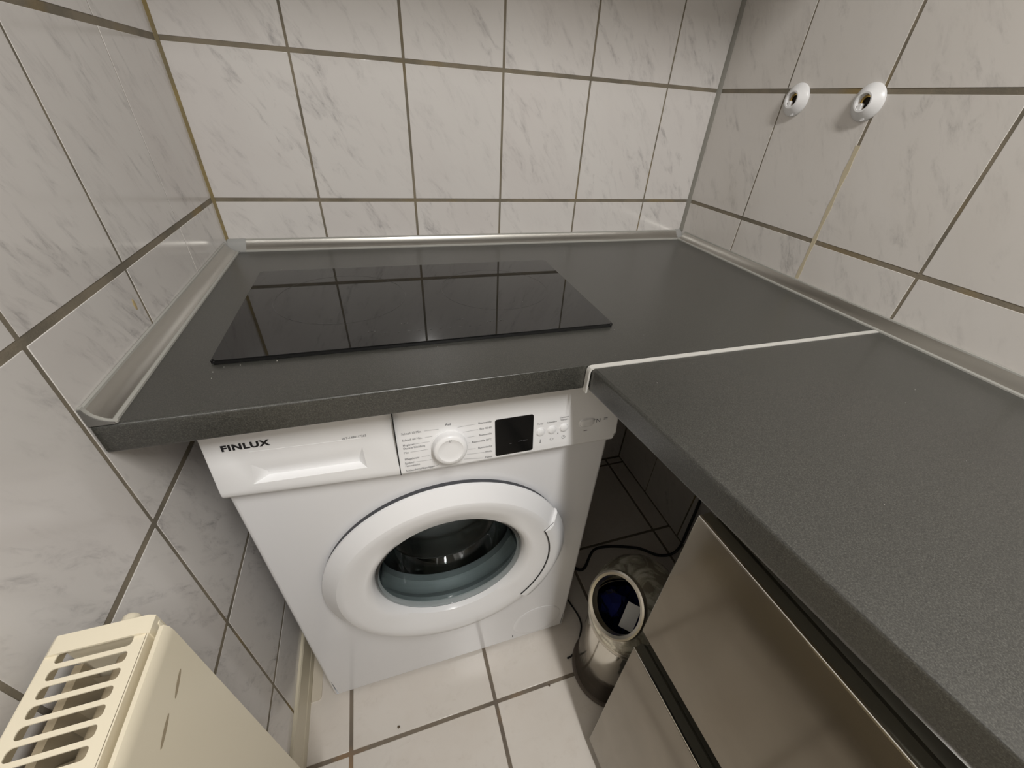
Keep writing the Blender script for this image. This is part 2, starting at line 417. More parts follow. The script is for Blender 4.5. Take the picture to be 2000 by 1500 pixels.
# left rounded side
sidep = [fprof[0], fprof[1], (fy(.851), .851), (fy(.775), .775), (fy(.748), .748)] + fprof[5:]
S1 = [bm.verts.new((xa + .003, y, z)) for y, z in sidep]; S2 = [bm.verts.new((xa + .0008, y + .0012, z)) for y, z in sidep]; S3 = [bm.verts.new((xa, max(y + .004, -.585), z)) for y, z in sidep]
for Q, R in ((S1, S2), (S2, S3)):
    for k in range(len(sidep) - 1): bm.faces.new((Q[k], Q[k + 1], R[k + 1], R[k]))
bm.faces.new(S3)
bmesh.ops.remove_doubles(bm, verts=bm.verts, dist=1e-5)
drawer = link('detergent_drawer', hang(bm), M_WHITEP, wm, True)
bx('gap_line', (.2930, -.5915, .7250), (.2946, -.566, .852), M_GAP, drawer)
for i_ in range(1): 
    bm = bmesh.new(); a_, b_ = (.112, .8075), (.2505, .8030)
    vs = [v3(a_[0], a_[1], -.0004), v3(b_[0], b_[1], -.0004), v3(b_[0], b_[1] + .0008, .0), v3(a_[0], a_[1] + .0008, .0), v3(a_[0], a_[1], .0003), v3(b_[0], b_[1], .0003)]
    bm.faces.new((vs[0], vs[1], vs[2], vs[3])); bm.faces.new((vs[4], vs[5], vs[1], vs[0])); link('moulded_edge', bm, M_WHITEP, drawer)

# lettering
def text_bm(entries, off=.0005):
    """entries: (string, x, z, height, align, xscale, bold); text lies on the slanted fascia"""
    bm = bmesh.new()
    ydir = Vector((0, .1488, 1)).normalized(); nrm = Vector((0, -1, .1488)).normalized()
    for s, x, z, h, al, xs_, bold in entries:
        c = bpy.data.curves.new('t', 'FONT'); c.body = s; c.space_character = 1.12 if s == 'FINLUX' else 1; c.size = h / .7; c.align_x = al; c.align_y = 'CENTER'; c.offset = bold; c.resolution_u = 3
        ob = bpy.data.objects.new('t', c); COL.objects.link(ob)
        me = bpy.data.meshes.new_from_object(ob)
        R = Matrix((Vector((xs_, 0, 0)), ydir, nrm)).transposed().to_4x4()
        R.translation = Vector((x, fy(z), z)) + nrm * off
        me.transform(R); bm.from_mesh(me)
        bpy.data.objects.remove(ob); bpy.data.curves.remove(c); bpy.data.meshes.remove(me)
    return bm
link('brand_lettering', text_bm([('FINLUX', .110, .8178, .0083, 'CENTER', 1.24, .00052)]), M_INK, drawer)['label'] = 'bold black FINLUX lettering'
link('model_lettering', text_bm([('WT-1480117265', .240, .8064, .0034, 'CENTER', .95, 0)]), M_GINK, drawer)
T = []
for s, x, z in (('Schnell 15 Min.', .3022, .7990), ('Schnell 60 Min.', .3022, .7882), ('Hygiene/', .3022, .7795), ('Dunkle Kleidung', .3022, .7740), ('Mix', .3022, .7665),
                ('Pflegeleicht', .3022, .7549), ('Sp\u00fclen/', .3016, .7477), ('Feinw\u00e4sche', .3016, .7425), ('Schleudern/Abpumpen', .3016, .7340)):
    T.append((s, x, z, .0036, 'LEFT', .92, 0))
for s, z in (('Baumwolle', .7975), ('Eco 40-60', .7872), ('Baumwolle', .7763), ('Baumwolle 20\u00b0C', .7656), ('Buntw\u00e4sche', .7531), ('Wolle', .7434), ('Feines', .7330)):
    T.append((s, .4368, z, .0036, 'RIGHT', .92, 0))
T += [('Aus', .3703, .8040, .0040, 'CENTER', 1, .0001), ('Temp.', .5177, .7787, .0030, 'CENTER', 1, 0), ('Schleudern', .5379, .7790, .0030, 'CENTER', .9, 0),
      ('Optionen', .5593, .7845, .0030, 'CENTER', .95, 0), ('Startzeit', .5597, .7800, .0030, 'CENTER', .95, 0)]
link('programme_lettering', text_bm(T), M_GINK, panel)['kind'] = 'stuff'
link('start_symbols', text_bm([('N', .6232, .7667, .0075, 'CENTER', 1.1, 0), ('=', .6372, .7680, .0085, 'CENTER', 1.25, 0), ('>', .6160, .7700, .0055, 'CENTER', .9, 0)]), M_GINK, panel)
# thin leader lines from texts to the knob
bm = bmesh.new()
def fline(x0, z0, x1, z1, w=.00045):
    d = Vector((x1 - x0, 0, z1 - z0)).normalized(); n = Vector((-d.z, 0, d.x)) * w / 2
    vs = [bm.verts.new((x, fy(z) - .0005, z)) for x, z in ((x0 + n.x, z0 + n.z), (x1 + n.x, z1 + n.z), (x1 - n.x, z1 - n.z), (x0 - n.x, z0 - n.z))]
    bm.faces.new(vs)
for x0, z0, x1, z1 in ((.335, .799, .356, .7985), (.335, .788, .346, .7880), (.318, .7795, .341, .7795), (.312, .7665, .338, .7665), (.327, .755, .339, .755), (.315, .7477, .341, .747), (.347, .734, .352, .736),
                       (.412, .7972, .384, .7965), (.415, .7872, .392, .7865), (.412, .7763, .398, .776), (.401, .7656, .398, .7656), (.410, .7531, .398, .754), (.424, .7434, .396, .745), (.421, .733, .391, .737)):
    fline(x0, z0, x1, z1)
link('leader_lines', bm, M_LINK, panel)['kind'] = 'stuff'
bm = bmesh.new()
for cx_, k in ((.5186, 0), (.5386, 1), (.5600, 2)):
    z = .7462
    if k == 0:
        fline(cx_, z - .003, cx_, z + .003, .0009); fline(cx_ - .0015, z - .003, cx_ + .0015, z - .003, .0009)
    elif k == 1:
        for a in range(8):
            t0, t1 = a * math.pi / 4 , (a + .75) * math.pi / 4
            fline(cx_ + .003 * math.cos(t0), z + .002 * math.sin(t0), cx_ + .003 * math.cos(t1), z + .002 * math.sin(t1), .0006)
    else:
        for a in range(10):
            t0, t1 = a * math.pi / 5, (a + 1) * math.pi / 5
            fline(cx_ + .003 * math.cos(t0), z + .003 * math.sin(t0), cx_ + .003 * math.cos(t1), z + .003 * math.sin(t1), .0006)
        fline(cx_, z, cx_, z + .002, .0006)
fline(.5970, .7512, .6040, .7514, .0013)
link('button_symbols', bm, M_GINK, panel)['kind'] = 'stuff'
fn_ = Vector((0, -1, .1488)).normalized()
def on_f(x, z, d=0): return Vector((x, fy(z), z)) + fn_ * d
link('indicator_dot', lathe(bmesh.new(), [(0, .0004), (.0009, .0004)], on_f(.5494, .7554), fn_, 12), M_INK, panel)
for x, z in ((.5186, .7632), (.5388, .7636), (.5600, .7641)):
    link('push_button', lathe(bmesh.new(), [(.0082, -.0005), (.0082, .0004), (.0075, .0009), (.0072, .0002), (.0066, .0002), (.0062, .0018), (.0052, .0024), (0, .0022)], on_f(x, z), fn_, 28), M_WHITEP, panel, True)
bm = lathe(bmesh.new(), [(.0083, -.0005), (.0083, .0004), (.0076, .0010), (.0073, .0002), (.0067, .0002), (.0063, .0018), (.0052, .0024), (0, .0022)], on_f(0, .7663), fn_, 32)
for v in bm.verts:                                       # stadium shape
    v.co.x += .0063 if v.co.x > 0 else -.0063
    v.co.x += .6016
link('start_button', bm, M_WHITEP, panel, True)
# display
bm = bmesh.new(); pts = []
for cx_, cz_, a0 in ((.5022, .7956, 0), (.4453, .7956, 90), (.4453, .7353, 180), (.5022, .7353, 270)):
    for k in range(5):
        a = math.radians(a0 + 22.5 * k); pts.append((cx_ + .0033 * math.cos(a), cz_ + .0033 * math.sin(a)))
A = [bm.verts.new(on_f(x, z, .0)) for x, z in pts]; B = [bm.verts.new(on_f(x, z, .0010)) for x, z in pts]
for k in range(len(A)): bm.faces.new((A[k], A[(k + 1) % len(A)], B[(k + 1) % len(A)], B[k]))
bm.faces.new(B)
disp = link('display', bm, M_BLACKGL, panel)
bm = bmesh.new()
def dl(x0, x1, z, w=.0006):
    vs = [bm.verts.new(on_f(x, zz, .0012)) for x, zz in ((x0, z), (x1, z), (x1, z + w), (x0, z + w))]; bm.faces.new(vs)
dl(.4800, .4870, .7530); dl(.4885, .4960, .7532); dl(.4655, .4690, .7515)
link('display_marks', bm, M_GINK, disp)
# knob
kn = lathe(bmesh.new(), [(.0270, .0), (.0272, .0015), (.0262, .0020), (.0257, .0120), (.0250, .0145), (.0235, .0160), (.0190, .0166), (.0180, .0160), (.0100, .0158), (0, .0158)], on_f(.3695, .7673), fn_, 56,
           fn=lambda j, r, h, t: (r + (.0004 * math.cos(t * 28) if j == 3 else 0), h))
knob = link('programme_knob', kn, M_WHITEP, panel, True)
bm = bmesh.new()
for dx in (-.0016, .0016):
    c0 = on_f(.3695 + dx, .7673 + .0195, .0168); c1 = on_f(.3695 + dx * .3, .7673 + .0155, .0168); s = Vector((.0004, 0, 0))
    vs = [bm.verts.new(p) for p in (c0 - s, c0 + s, c1 + s, c1 - s)]; bm.faces.new(vs)
link('knob_mark', bm, M_LINK, knob)

# door: one lathe about -y with a shallow crescent left and right
dc = (DX, 0, DZ)
dprof = [(.150, .570), (.214, .574), (.214, .5845), (.2305, .5850), (.2325, .5875), (.2325, .5925), (.2095, .6120), (.2090, .6123), (.196, .6118), (.180, .6100), (.166, .6070), (.160, .6055), (.1545, .6025), (.1490, .5960), (.1455, .588), (.1440, .580), (.144, .572)]
def dfn(j, r, h, t):
    side = max(0, abs(math.cos(t)) - .55) / .45
    if 10 <= j <= 12: h -= .0045 * min(1, side * 1.8)
    return r, h
door = link('door', lathe(bmesh.new(), dprof, dc, (0, -1, 0), 96, fn=lambda j, r, h, t: dfn(j, r, h, t + math.pi / 2)), M_WHITED, wm, True)
link('gap_shade_ring', lathe(bmesh.new(), [(.213, .5772), (.2300, .5772), (.2305, .5848), (.213, .5846)], dc, (0, -1, 0), 96, closed=True), M_GAPSHADE, door)  # dark ring painting the shade in the gap behind the door rim
# handle: separate segment of the ring on the right
bm = bmesh.new()
ax = Vector((0, -1, 0))
def dpt(r, h, t): return Vector((DX + r * math.cos(t), -h, DZ + r * math.sin(t)))
hp = [(.1965, .6115), (.1975, .6150), (.2075, .6165), (.2160, .6150), (.2348, .5985), (.2362, .592), (.2340, .586), (.2250, .586)]
rows = []; N = 30; ta, tb = math.radians(-43), math.radians(24)
for k in range(N + 1):
    t = ta + (tb - ta) * k / N; row = []
    for r, h in hp:
        tt = t
        if k == N and r > .2: tt = t - math.radians(1) + (r - .1965) * 2.2
        if k == 0: tt = t + (r - .1965) * 1.2
        row.append(bm.verts.new(dpt(r, h, tt)))
    rows.append(row)
for a, b in zip(rows, rows[1:]):
    for j in range(len(hp)): bm.faces.new((a[j], a[(j + 1) % len(hp)], b[(j + 1) % len(hp)], b[j]))
bm.faces.new(rows[0]); bm.faces.new(rows[-1][::-1])
link('handle', bm, M_WHITED, door, True)
bm = bmesh.new(); gp = [(.1950, .6120), (.1950, .6139), (.1966, .6139), (.1966, .6120)]; rows = []
for k in range(N + 1):
    t = ta + (tb - ta) * k / N; rows.append([bm.verts.new(dpt(r, h, t)) for r, h in gp])
for a, b in zip(rows, rows[1:]):
    for j in range(4): bm.faces.new((a[j], a[(j + 1) % 4], b[(j + 1) % 4], b[j]))
t = tb
for r0, r1 in ((.1950, .2200),):
    vs = [bm.verts.new(p) for p in (dpt(r0, .6143, t + .004), dpt(r1, .6122, t + .050), dpt(r1, .6122, t + .056), dpt(r0, .6143, t + .012))]; bm.faces.new(vs)
link('handle_gap', bm, M_GAP, door)
# glass bowl, gasket, drum
bp = [(.1445, .5835), (.1435, .5865), (.1395, .5862), (.1355, .577), (.1290, .545), (.1230, .505), (.1130, .4905), (.060, .4835), (0, .482), (0, .478), (.060, .4795), (.1145, .4865), (.1275, .503), (.1335, .545), (.1400, .577)]
link('glass_bowl', lathe(bmesh.new(), bp, dc, (0, -1, 0), 96, closed=False), M_BOWL, door, True)
gk = [(.168, .576), (.150, .574), (.146, .562), (.150, .552), (.160, .545), (.158, .530), (.150, .522), (.152, .505), (.170, .500), (.175, .510)]
link('door_gasket', lathe(bmesh.new(), gk, dc, (0, -1, 0), 72), M_GASKET, wm, True)
dr = [(.160, .498), (.180, .497), (.236, .488), (.240, .480), (.240, .16), (.225, .14), (0, .13)]
drum = link('drum', lathe(bmesh.new(), dr, dc, (0, -1, 0), 72), M_DRUM, wm, True)
for k in range(3):
    t = math.radians(80 + 120 * k); bm = bmesh.new()
    box(bm, (-.014, -.47, .190), (.014, -.17, .239), .008, 2)
    bmesh.ops.rotate(bm, cent=(0, 0, 0), matrix=Matrix.Rotation(t, 3, 'Y'), verts=bm.verts); bmesh.ops.translate(bm, vec=(DX, 0, DZ), verts=bm.verts)
    link('drum_paddle', bm, M_DRUM, drum, True)
# filter cover lower right
fl = link('filter_cover', lathe(bmesh.new(), [(.0665, -.001), (.0665, .0002), (.0660, .0005), (.0650, .0007), (.055, .0007), (0, .0007)], (.577, MY, .0800), (0, -1, 0), 56), M_WHITE, wm, True)
bm = bmesh.new(); box(bm, (.5105, MY - .0010, .0240), (.5120, MY - .0002, .0330)); link('slot', bm, M_GAP, wm)

# ------------------------------------------------------------------ worktops
CT, CB = .901, .863
def slab(name, pts, z0, z1, m, bev, parent=None, which=None):
    bm = prism(bmesh.new(), pts, lambda p, t: (p[0], p[1], t), z0, z1)
    es = [e_ for e_ in bm.edges if which is None or which(e_)]
    bmesh.ops.bevel(bm, geom=es, offset=bev, segments=4, affect='EDGES', profile=.5)
    o = link(name, bm, m, parent, True, flat=True); o.data.materials.append(M_UNDER)
    for p in o.data.polygons:
        if p.normal.z < -.9: p.material_index = 1
    return o
wt = slab('worktop', [(.0015, -.0015), (.0015, -.6175), (.5655, -.6175), (W - .0015, -.6175), (W - .0015, -.0015)], CB, CT, M_LAM, .005,
          which=lambda e_: all(v.co.y < -.6 for v in e_.verts) and abs(e_.verts[0].co.z - e_.verts[1].co.z) < 1e-4)
tag(wt, 'dark grey speckled worktop with the hob in it, spanning wall to wall', 'worktop')
wr = slab('worktop', [(.5690, -.6270), (.6275, -1.0900), (.6275, -1.60), (W - .0015, -1.60), (W - .0015, -.6270)], CB, CT, M_LAM, .005,
          which=lambda e_: all(v.co.x < .64 for v in e_.verts) and all(v.co.y > -1.599 for v in e_.verts) and abs(e_.verts[0].co.z - e_.verts[1].co.z) < 1e-4)
tag(wr, 'dark grey speckled worktop with nothing on it, running forward along the right wall', 'worktop')
js = bmesh.new()
prf = [(-.0, CT + .0008), (-.0, CT - .0022)]
# strip: top leaf, rounded corner, front leaf
x0 = .5645
path = [(W - .024, CT + .0012), (x0 + .007, CT + .0012), (x0 + .003, CT + .0002), (x0 + .0008, CT - .003), (x0, CT - .007), (x0, CB - .003)]
inn = [(W - .024, CT - .0008), (x0 + .008, CT - .0008), (x0 + .0052, CT - .0018), (x0 + .0032, CT - .0045), (x0 + .0028, CT - .007), (x0 + .0028, CB - .003)]
prism(js, path + inn[::-1], lambda p, t: (p[0], t, p[1]), -.6275, -.6190)
st = link('joint_strip', js, M_STRIP, None, True)
tag(st, 'bright aluminium strip covering the joint between the two dark worktops', 'strip')

# ------------------------------------------------------------------ hob
hb_ = thing('hob', 'black glass two-zone electric hob set in the worktop by the back wall', 'hob', (.375, -.342, CT))
HB = [(.0835, -.5125), (.6640, -.5125), (.6685, -.1730), (.0870, -.1720)]
bm = prism(bmesh.new(), HB, lambda p, t: (p[0], p[1], t), CT + .0006, CT + .0062)
bmesh.ops.bevel(bm, geom=[e_ for e_ in bm.edges if abs(e_.verts[0].co.z - e_.verts[1].co.z) > .003], offset=.004, segments=3, affect='EDGES')
bmesh.ops.bevel(bm, geom=[e_ for e_ in bm.edges if all(v.co.z > CT + .006 for v in e_.verts)], offset=.0015, segments=2, affect='EDGES')
gl = link('glass_plate', bm, M_HOB, hb_, True, flat=True)
ZH = CT + .0064
def ring(name, cx_, cy_, r, w, n, parent, dash=None):
    bm = bmesh.new()
    for k in range(n):
        if dash and dash(k / n): continue
        t0, t1 = 2 * math.pi * k / n, 2 * math.pi * (k + 1) / n
        vs = [bm.verts.new((cx_ + rr * math.cos(t), cy_ + rr * math.sin(t), ZH)) for rr, t in ((r, t0), (r, t1), (r + w, t1), (r + w, t0))]; bm.faces.new(vs)
    return link(name, bm, M_PRINT, parent)
ring('cooking_zone', .2365, -.3260, .1050, .0006, 120, gl); ring('cooking_zone', .5080, -.3250, .1000, .0006, 120, gl)
bm = bmesh.new()
def hp_(x, y, w, h):
    vs = [bm.verts.new((x + a * w, y + b * h, ZH)) for a, b in ((-.5, -.5), (.5, -.5), (.5, .5), (-.5, .5))]; bm.faces.new(vs)
for x in (.2998, .3200, .3341, .3495, .3664, .3820, .3976, .4128, .4281, .4447): hp_(x, -.4755, .0034, .0012)
for x, y in ((.2812, -.4665), (.3303, -.4480), (.4173, -.4485), (.4632, -.4655), (.4812, -.4655)):
    hp_(x - .0045, y, .0012, .004); hp_(x + .0045, y, .0012, .004); hp_(x, y, .0035, .001); hp_(x, y, .001, .0035)
link('control_symbols', bm, M_PRINT, gl)['kind'] = 'stuff'
# sealing band under the front edge of the glass
bx('seal', (.0860, -.5105, CT - .0003), (.6620, -.1760, CT + .0009), M_GAP, hb_)

# ------------------------------------------------------------------ wall connection profiles
def arcpts(a, b, n=7, k=.32):
    """concave curve from a to b, bulging to the corner"""
    (x0, y0), (x1, y1) = a, b; out = []
    for i in range(n + 1):
        t = i / n; bl = 4 * t * (1 - t) * k
        x = x0 + (x1 - x0) * t; y = y0 + (y1 - y0) * t
        out.append((x - bl * abs(x1 - x0) * .6, y - bl * abs(y1 - y0) * .6))
    return out
face = arcpts((.0026, .0198), (.0205, .0030), k=.16); back = [(.0185, .0004), (.0004, .0004), (.0004, .0195)]
FACE = face + back
TOPLIP = [(.0, .0188), (.0034, .0188), (.0030, .0212), (.0, .0216)]
BOTLIP = [(.0188, .0), (.0228, .0), (.0226, .0022), (.0205, .0042), (.0188, .0034)]
def profile(name, idx, place, a, b, label):
    root = link('trim_%d' % idx, prism(bmesh.new(), FACE, place, a, b), M_STEEL, None, True)
    struct(root, label, 'trim')
    link('seal_lip', prism(bmesh.new(), TOPLIP, place, a, b), M_LIP, root); link('seal_lip', prism(bmesh.new(), BOTLIP, place, a, b), M_LIP, root)
    return root
g_ = .0008
t1 = profile('trim', 1, lambda p, t: (p[0] + g_, t, CT + p[1]), -.6130, -.030, 'brushed steel coving along the left wall beside the hob')
t2 = profile('trim', 2, lambda p, t: (t, -p[0] - g_, CT + p[1]), .036, W - .020, 'brushed steel coving behind the hob along the back wall')
t3 = profile('trim', 3, lambda p, t: (W - p[0] - g_, t, CT + p[1]), -1.60, -.022, 'brushed steel coving along the right wall')
CAPP = arcpts((.0030, .0222), (.0238, .0028), 7, .30) + [(.0238, .0), (.0004, .0004), (.0004, .0222)]
link('corner_cap', prism(bmesh.new(), CAPP, lambda p, t: (t, -p[0], CT + p[1]), .0008, .0365), M_CAP, t2, True)
link('corner_cap', prism(bmesh.new(), CAPP, lambda p, t: (t, -p[0], CT + p[1]), W - .0230, W - .0008), M_CAP, t2, True)
link('corner_cap', prism(bmesh.new(), CAPP, lambda p, t: (p[0], t, CT + p[1]), -.0310, -.0235), M_CAP, t1, True)
CAPE = arcpts((.0034, .0225), (.0250, .0022), 7, .28) + [(.0250, .0), (.0004, .0), (.0004, .0225)]
link('end_cap', prism(bmesh.new(), CAPE, lambda p, t: (p[0], t, CT + p[1] + .0003), -.6165, -.6125), M_LIP, t1, True)
link('end_cap', prism(bmesh.new(), [(x * .93, z * .93) for x, z in CAPE], lambda p, t: (p[0], t, CT + p[1] + .0004), -.6178, -.6160), M_DCAP, t1, True)

# ------------------------------------------------------------------ pipe rosettes
def rosette(y, z, label, r):
    t = thing('pipe_rosette', label, 'rosette', (W, y, z), 'white rosettes over the tap pipe outlets')
    ax = (-1, 0, 0); c = (W - .0002, y, z)
    link('cover', lathe(bmesh.new(), [(r, .0), (r, .0022), (r * .955, .0045), (r * .75, .0095), (r * .60, .0135), (r * .53, .0150), (r * .44, .0148), (r * .42, .0100), (r * .42, .0004)], c, ax, 56), M_WHITEP, t, True)
    link('pipe_end', lathe(bmesh.new(), [(r * .41, .0006), (r * .41, .0050), (r * .33, .0060), (r * .27, .0050), (r * .27, .0006)], c, ax, 32), M_BRASS, t, True)
    link('bore', lathe(bmesh.new(), [(r * .40, .0008), (0, .0008)], c, ax, 24), M_DARK, t)
    # small moulded tab inside and the pointer below
    bm = bmesh.new(); box(bm, (W - .0135, y - .0035 + .004, z - r * .42), (W - .0060, y + .0035 + .004, z - r * .08), .0008, 1); link('inner_tab', bm, M_WHITEP, t, True)
    bm = bmesh.new(); box(bm, (-.0125, -.0036, -r * .98), (-.0015, .0036, -r * .50), .0018, 2)
    for v in bm.verts:
        if v.co.z < -r * .75: v.co.x = max(v.co.x, -.0060)
    bmesh.ops.rotate(bm, cent=(0, 0, 0), matrix=Matrix.Rotation(math.radians(-14), 3, 'X'), verts=bm.verts)
    bmesh.ops.translate(bm, vec=(W, y, z), verts=bm.verts); link('pointer', bm, M_WHITEP, t, True)
    return t
rosette(-.2410, 1.2350, 'white round pipe rosette on the right wall, the one nearer the corner', .0285)
rosette(-.3960, 1.2335, 'white round pipe rosette on the right wall, the one further from the corner, brass inside', .0285)

# ------------------------------------------------------------------ drawer cabinet
TH = .042
cab = thing('drawer_cabinet', 'base cabinet with two glossy taupe metal drawer fronts under the right worktop', 'cabinet', (.612, -.838, 0))
cab.rotation_euler = (0, 0, TH)
def cl(name, bm, m, parent=cab, smooth=False):
    o = link(name, bm, m, parent, smooth, local=True, flat=smooth); return o
CW = .60; CD = .495
for nm, lo, hi in (('side_panel', (.0485, -.018, .06), (CD, 0, .860)), ('side_panel', (.0485, -CW, .06), (CD, -CW + .018, .860)), ('back_panel', (CD - .008, -CW + .018, .06), (CD, -.018, .860)),
                   ('base_panel', (.0485, -CW + .018, .06), (CD - .008, -.018, .078)), ('plinth', (.060, -CW, .0), (.076, 0, .06))):
    cl(nm, box(bmesh.new(), lo, hi, .0006, 1), M_CARC)
for ff in ((.10, -.04), (.10, -.56), (.44, -.04), (.44, -.56)):
    cl('foot', lathe(bmesh.new(), [(0, 0), (.022, 0), (.022, .006), (.014, .01), (.014, .059), (0, .059)], (ff[0], ff[1], 0), (0, 0, 1), 16), M_BLACKPL, cab, True)
for z0, z1, top in ((.5540, .8275, True), (.0400, .4955, False)):
    fr = cl('drawer', box(bmesh.new(), (0, -CW + .001, z0), (.018, -.001, z1), .0012, 2), M_FRONT, cab, True)
    # aluminium lip on the top edge
    bm = bmesh.new(); box(bm, (.0003, -CW + .001, z1 - .0002), (.0040, -.001, z1 + .0014), .0005, 1); cl('edge_lip', bm, M_ALU, fr, True)
    # J-shaped grip channel behind the top edge
    zt_ = (.858 if top else .553)
    gp = [(.0060, z1 - .001), (.0105, z1 - .0120), (.0165, z1 - .0145)] if False else []
    out = [(.0042, z1 + .0006), (.0180, z1 + .0006), (.0225, z1 - .0060), (.0290, z1 - .0150), (.0380, z1 - .0170), (.0440, z1 - .010), (.0460, z1 + .004), (.0460, zt_)]
    inn_ = [(.0475, zt_), (.0475, z1 + .003), (.0450, z1 - .0115), (.0385, z1 - .0185), (.0280, z1 - .0165), (.0212, z1 - .007), (.0175, z1 - .0006), (.0042, z1 - .0006)]
    bm = prism(bmesh.new(), out + inn_, lambda p, t: (p[0], t, p[1]), -CW + .0015, -.0015); cl('grip_channel', bm, M_CHAN, fr, True)
    # drawer box behind the front
    bm = bmesh.new(); box(bm, (.050, -CW + .03, z0 + .03), (.44, -.03, z1 - .06), .001, 1); cl('drawer_box', bm, M_CARC, fr)

# ------------------------------------------------------------------ waste bin
BX, BY = .7391, -.7088
bn = thing('waste_bin', 'round steel waste bin with open slanted mouth, between washing machine and drawer cabinet', 'bin', (BX, BY, 0))
link('base_ring', lathe(bmesh.new(), [(0, .001), (.094, .001), (.0972, .003), (.0972, .007), (.0950, .010), (.090, .010)], (BX, BY, 0), (0, 0, 1), 56), M_BASER, bn, True)
link('shell', lathe(bmesh.new(), [(.088, .008), (.0900, .011), (.0905, .26), (.0905, .2665)], (BX, BY, 0), (0, 0, 1), 72), M_BIN, bn, True)
link('band', lathe(bmesh.new(), [(.0895, .258), (.0935, .260), (.0948, .264), (.0948, .270), (.0935, .273), (.0895, .275)], (BX, BY, 0), (0, 0, 1), 72), M_RIM, bn, True)
th_, ph_ = 3.3166, .594
nv = Vector((math.cos(th_) * math.cos(ph_), math.sin(th_) * math.cos(ph_), math.sin(ph_))); dcn = Vector((BX, BY, .331))
ko = .0875; RO = .0655
# dome = lathe + hemisphere, cut by the mouth plane
bm = bmesh.new(); pf = [(.0915, -.070)] + [(.0915 + .006 * min(1, k / 3), -.070 + .0233 * k) for k in range(1, 4)]
pf += [(.0975 * math.cos(a), .0975 * math.sin(a)) for a in [i * math.pi / 2 / 18 for i in range(1, 19)]]
lathe(bm, pf, dcn, (0, 0, 1), 96)
bmesh.ops.subdivide_edges(bm, edges=bm.edges[:], cuts=1, use_grid_fill=True)
kcut = math.sqrt(.0975 ** 2 - (RO - .004) ** 2)
bmesh.ops.bisect_plane(bm, geom=bm.verts[:] + bm.edges[:] + bm.faces[:], plane_co=dcn + nv * kcut, plane_no=nv, clear_outer=True)
dome = link('dome', bm, M_DOME, bn, True)
link('mouth_rim', lathe(bmesh.new(), [(RO - .004, kcut - .004), (RO, kcut - .002), (RO + .0012, kcut + .004), (RO, ko), (RO - .004, ko + .0015), (RO - .0095, ko - .001), (RO - .0105, kcut - .006), (RO - .006, kcut - .008)], dcn, nv, 72, closed=True), M_RIM, bn, True)
# bag liner inside and some rubbish
bm = bmesh.new(); rnd = random.Random(3)
lathe(bm, [(.086, .250), (.083, .20), (.078, .14), (.055, .12), (.02, .125), (0, .13)], (BX, BY, 0), (0, 0, 1), 40, fn=lambda j, r, h, t: (r - (abs(math.sin(t * 7 + j)) * .009 if r > .01 else 0), h + (rnd.uniform(-.012, .012) if .01 < r < .08 else 0)))
link('bag_liner', bm, M_BAG, bn)
bm = bmesh.new(); rnd = random.Random(5)
bmesh.ops.create_icosphere(bm, subdivisions=2, radius=.030)
for v in bm.verts: v.co *= rnd.uniform(.75, 1.15)
bmesh.ops.translate(bm, vec=(.7080, -.6780, .282), verts=bm.verts)
tag(link('rubbish_bag', bm, M_BAG), 'crumpled shiny dark blue bag inside the steel bin', 'bag')
bm = bmesh.new(); box(bm, (-.015, -.0010, -.027), (.015, .0010, .027), 0)
bmesh.ops.subdivide_edges(bm, edges=bm.edges[:], cuts=2, use_grid_fill=True)
for v in bm.verts: v.co.y += .003 * math.sin(v.co.x * 120) + .003 * math.sin(v.co.z * 70)
bmesh.ops.rotate(bm, cent=(0, 0, 0), matrix=Matrix.Rotation(math.radians(-50), 3, 'Z') @ Matrix.Rotation(math.radians(-48), 3, 'X'), verts=bm.verts)
bmesh.ops.translate(bm, vec=(.7170, -.7270, .312), verts=bm.verts)
tag(link('paper_scrap', bm, M_PAPER, None, True), 'white paper scrap inside the mouth of the steel bin', 'paper')

# ------------------------------------------------------------------ cable in the dark corner
pts = smoothpath([(.690, -.10, .006), (.72, -.30, .006), (.7775, -.4385, .006), (.865, -.383, .006), (.993, -.415, .006), (1.06, -.464, .006), (1.12, -.47, .02), (1.150, -.45, .12), (1.1535, -.44, .30)])
tag(link('power_cable', tube(bmesh.new(), pts, .0045), M_CABLE, None, True), 'black cable lying on the floor behind the steel bin', 'cable')
pts = smoothpath([(.672, -.10, .0045), (.675, -.40, .0045), (.700, -.50, .0045), (.715, -.575, .0045), (.700, -.615, .0045), (.662, -.655, .0045), (.640, -.662, .0045)])
tag(link('thin_cable', tube(bmesh.new(), pts, .0025), M_CABLE, None, True), 'thin black cable on the floor between washing machine and steel bin', 'cable')

# ------------------------------------------------------------------ radiator
RZ = .830; RY0, RY1 = -.803, -1.70; RB = .23
ra = thing('radiator', 'cream enamelled panel radiator with slotted top grille, low on the left wall', 'radiator', (.055, -1.25, RB))
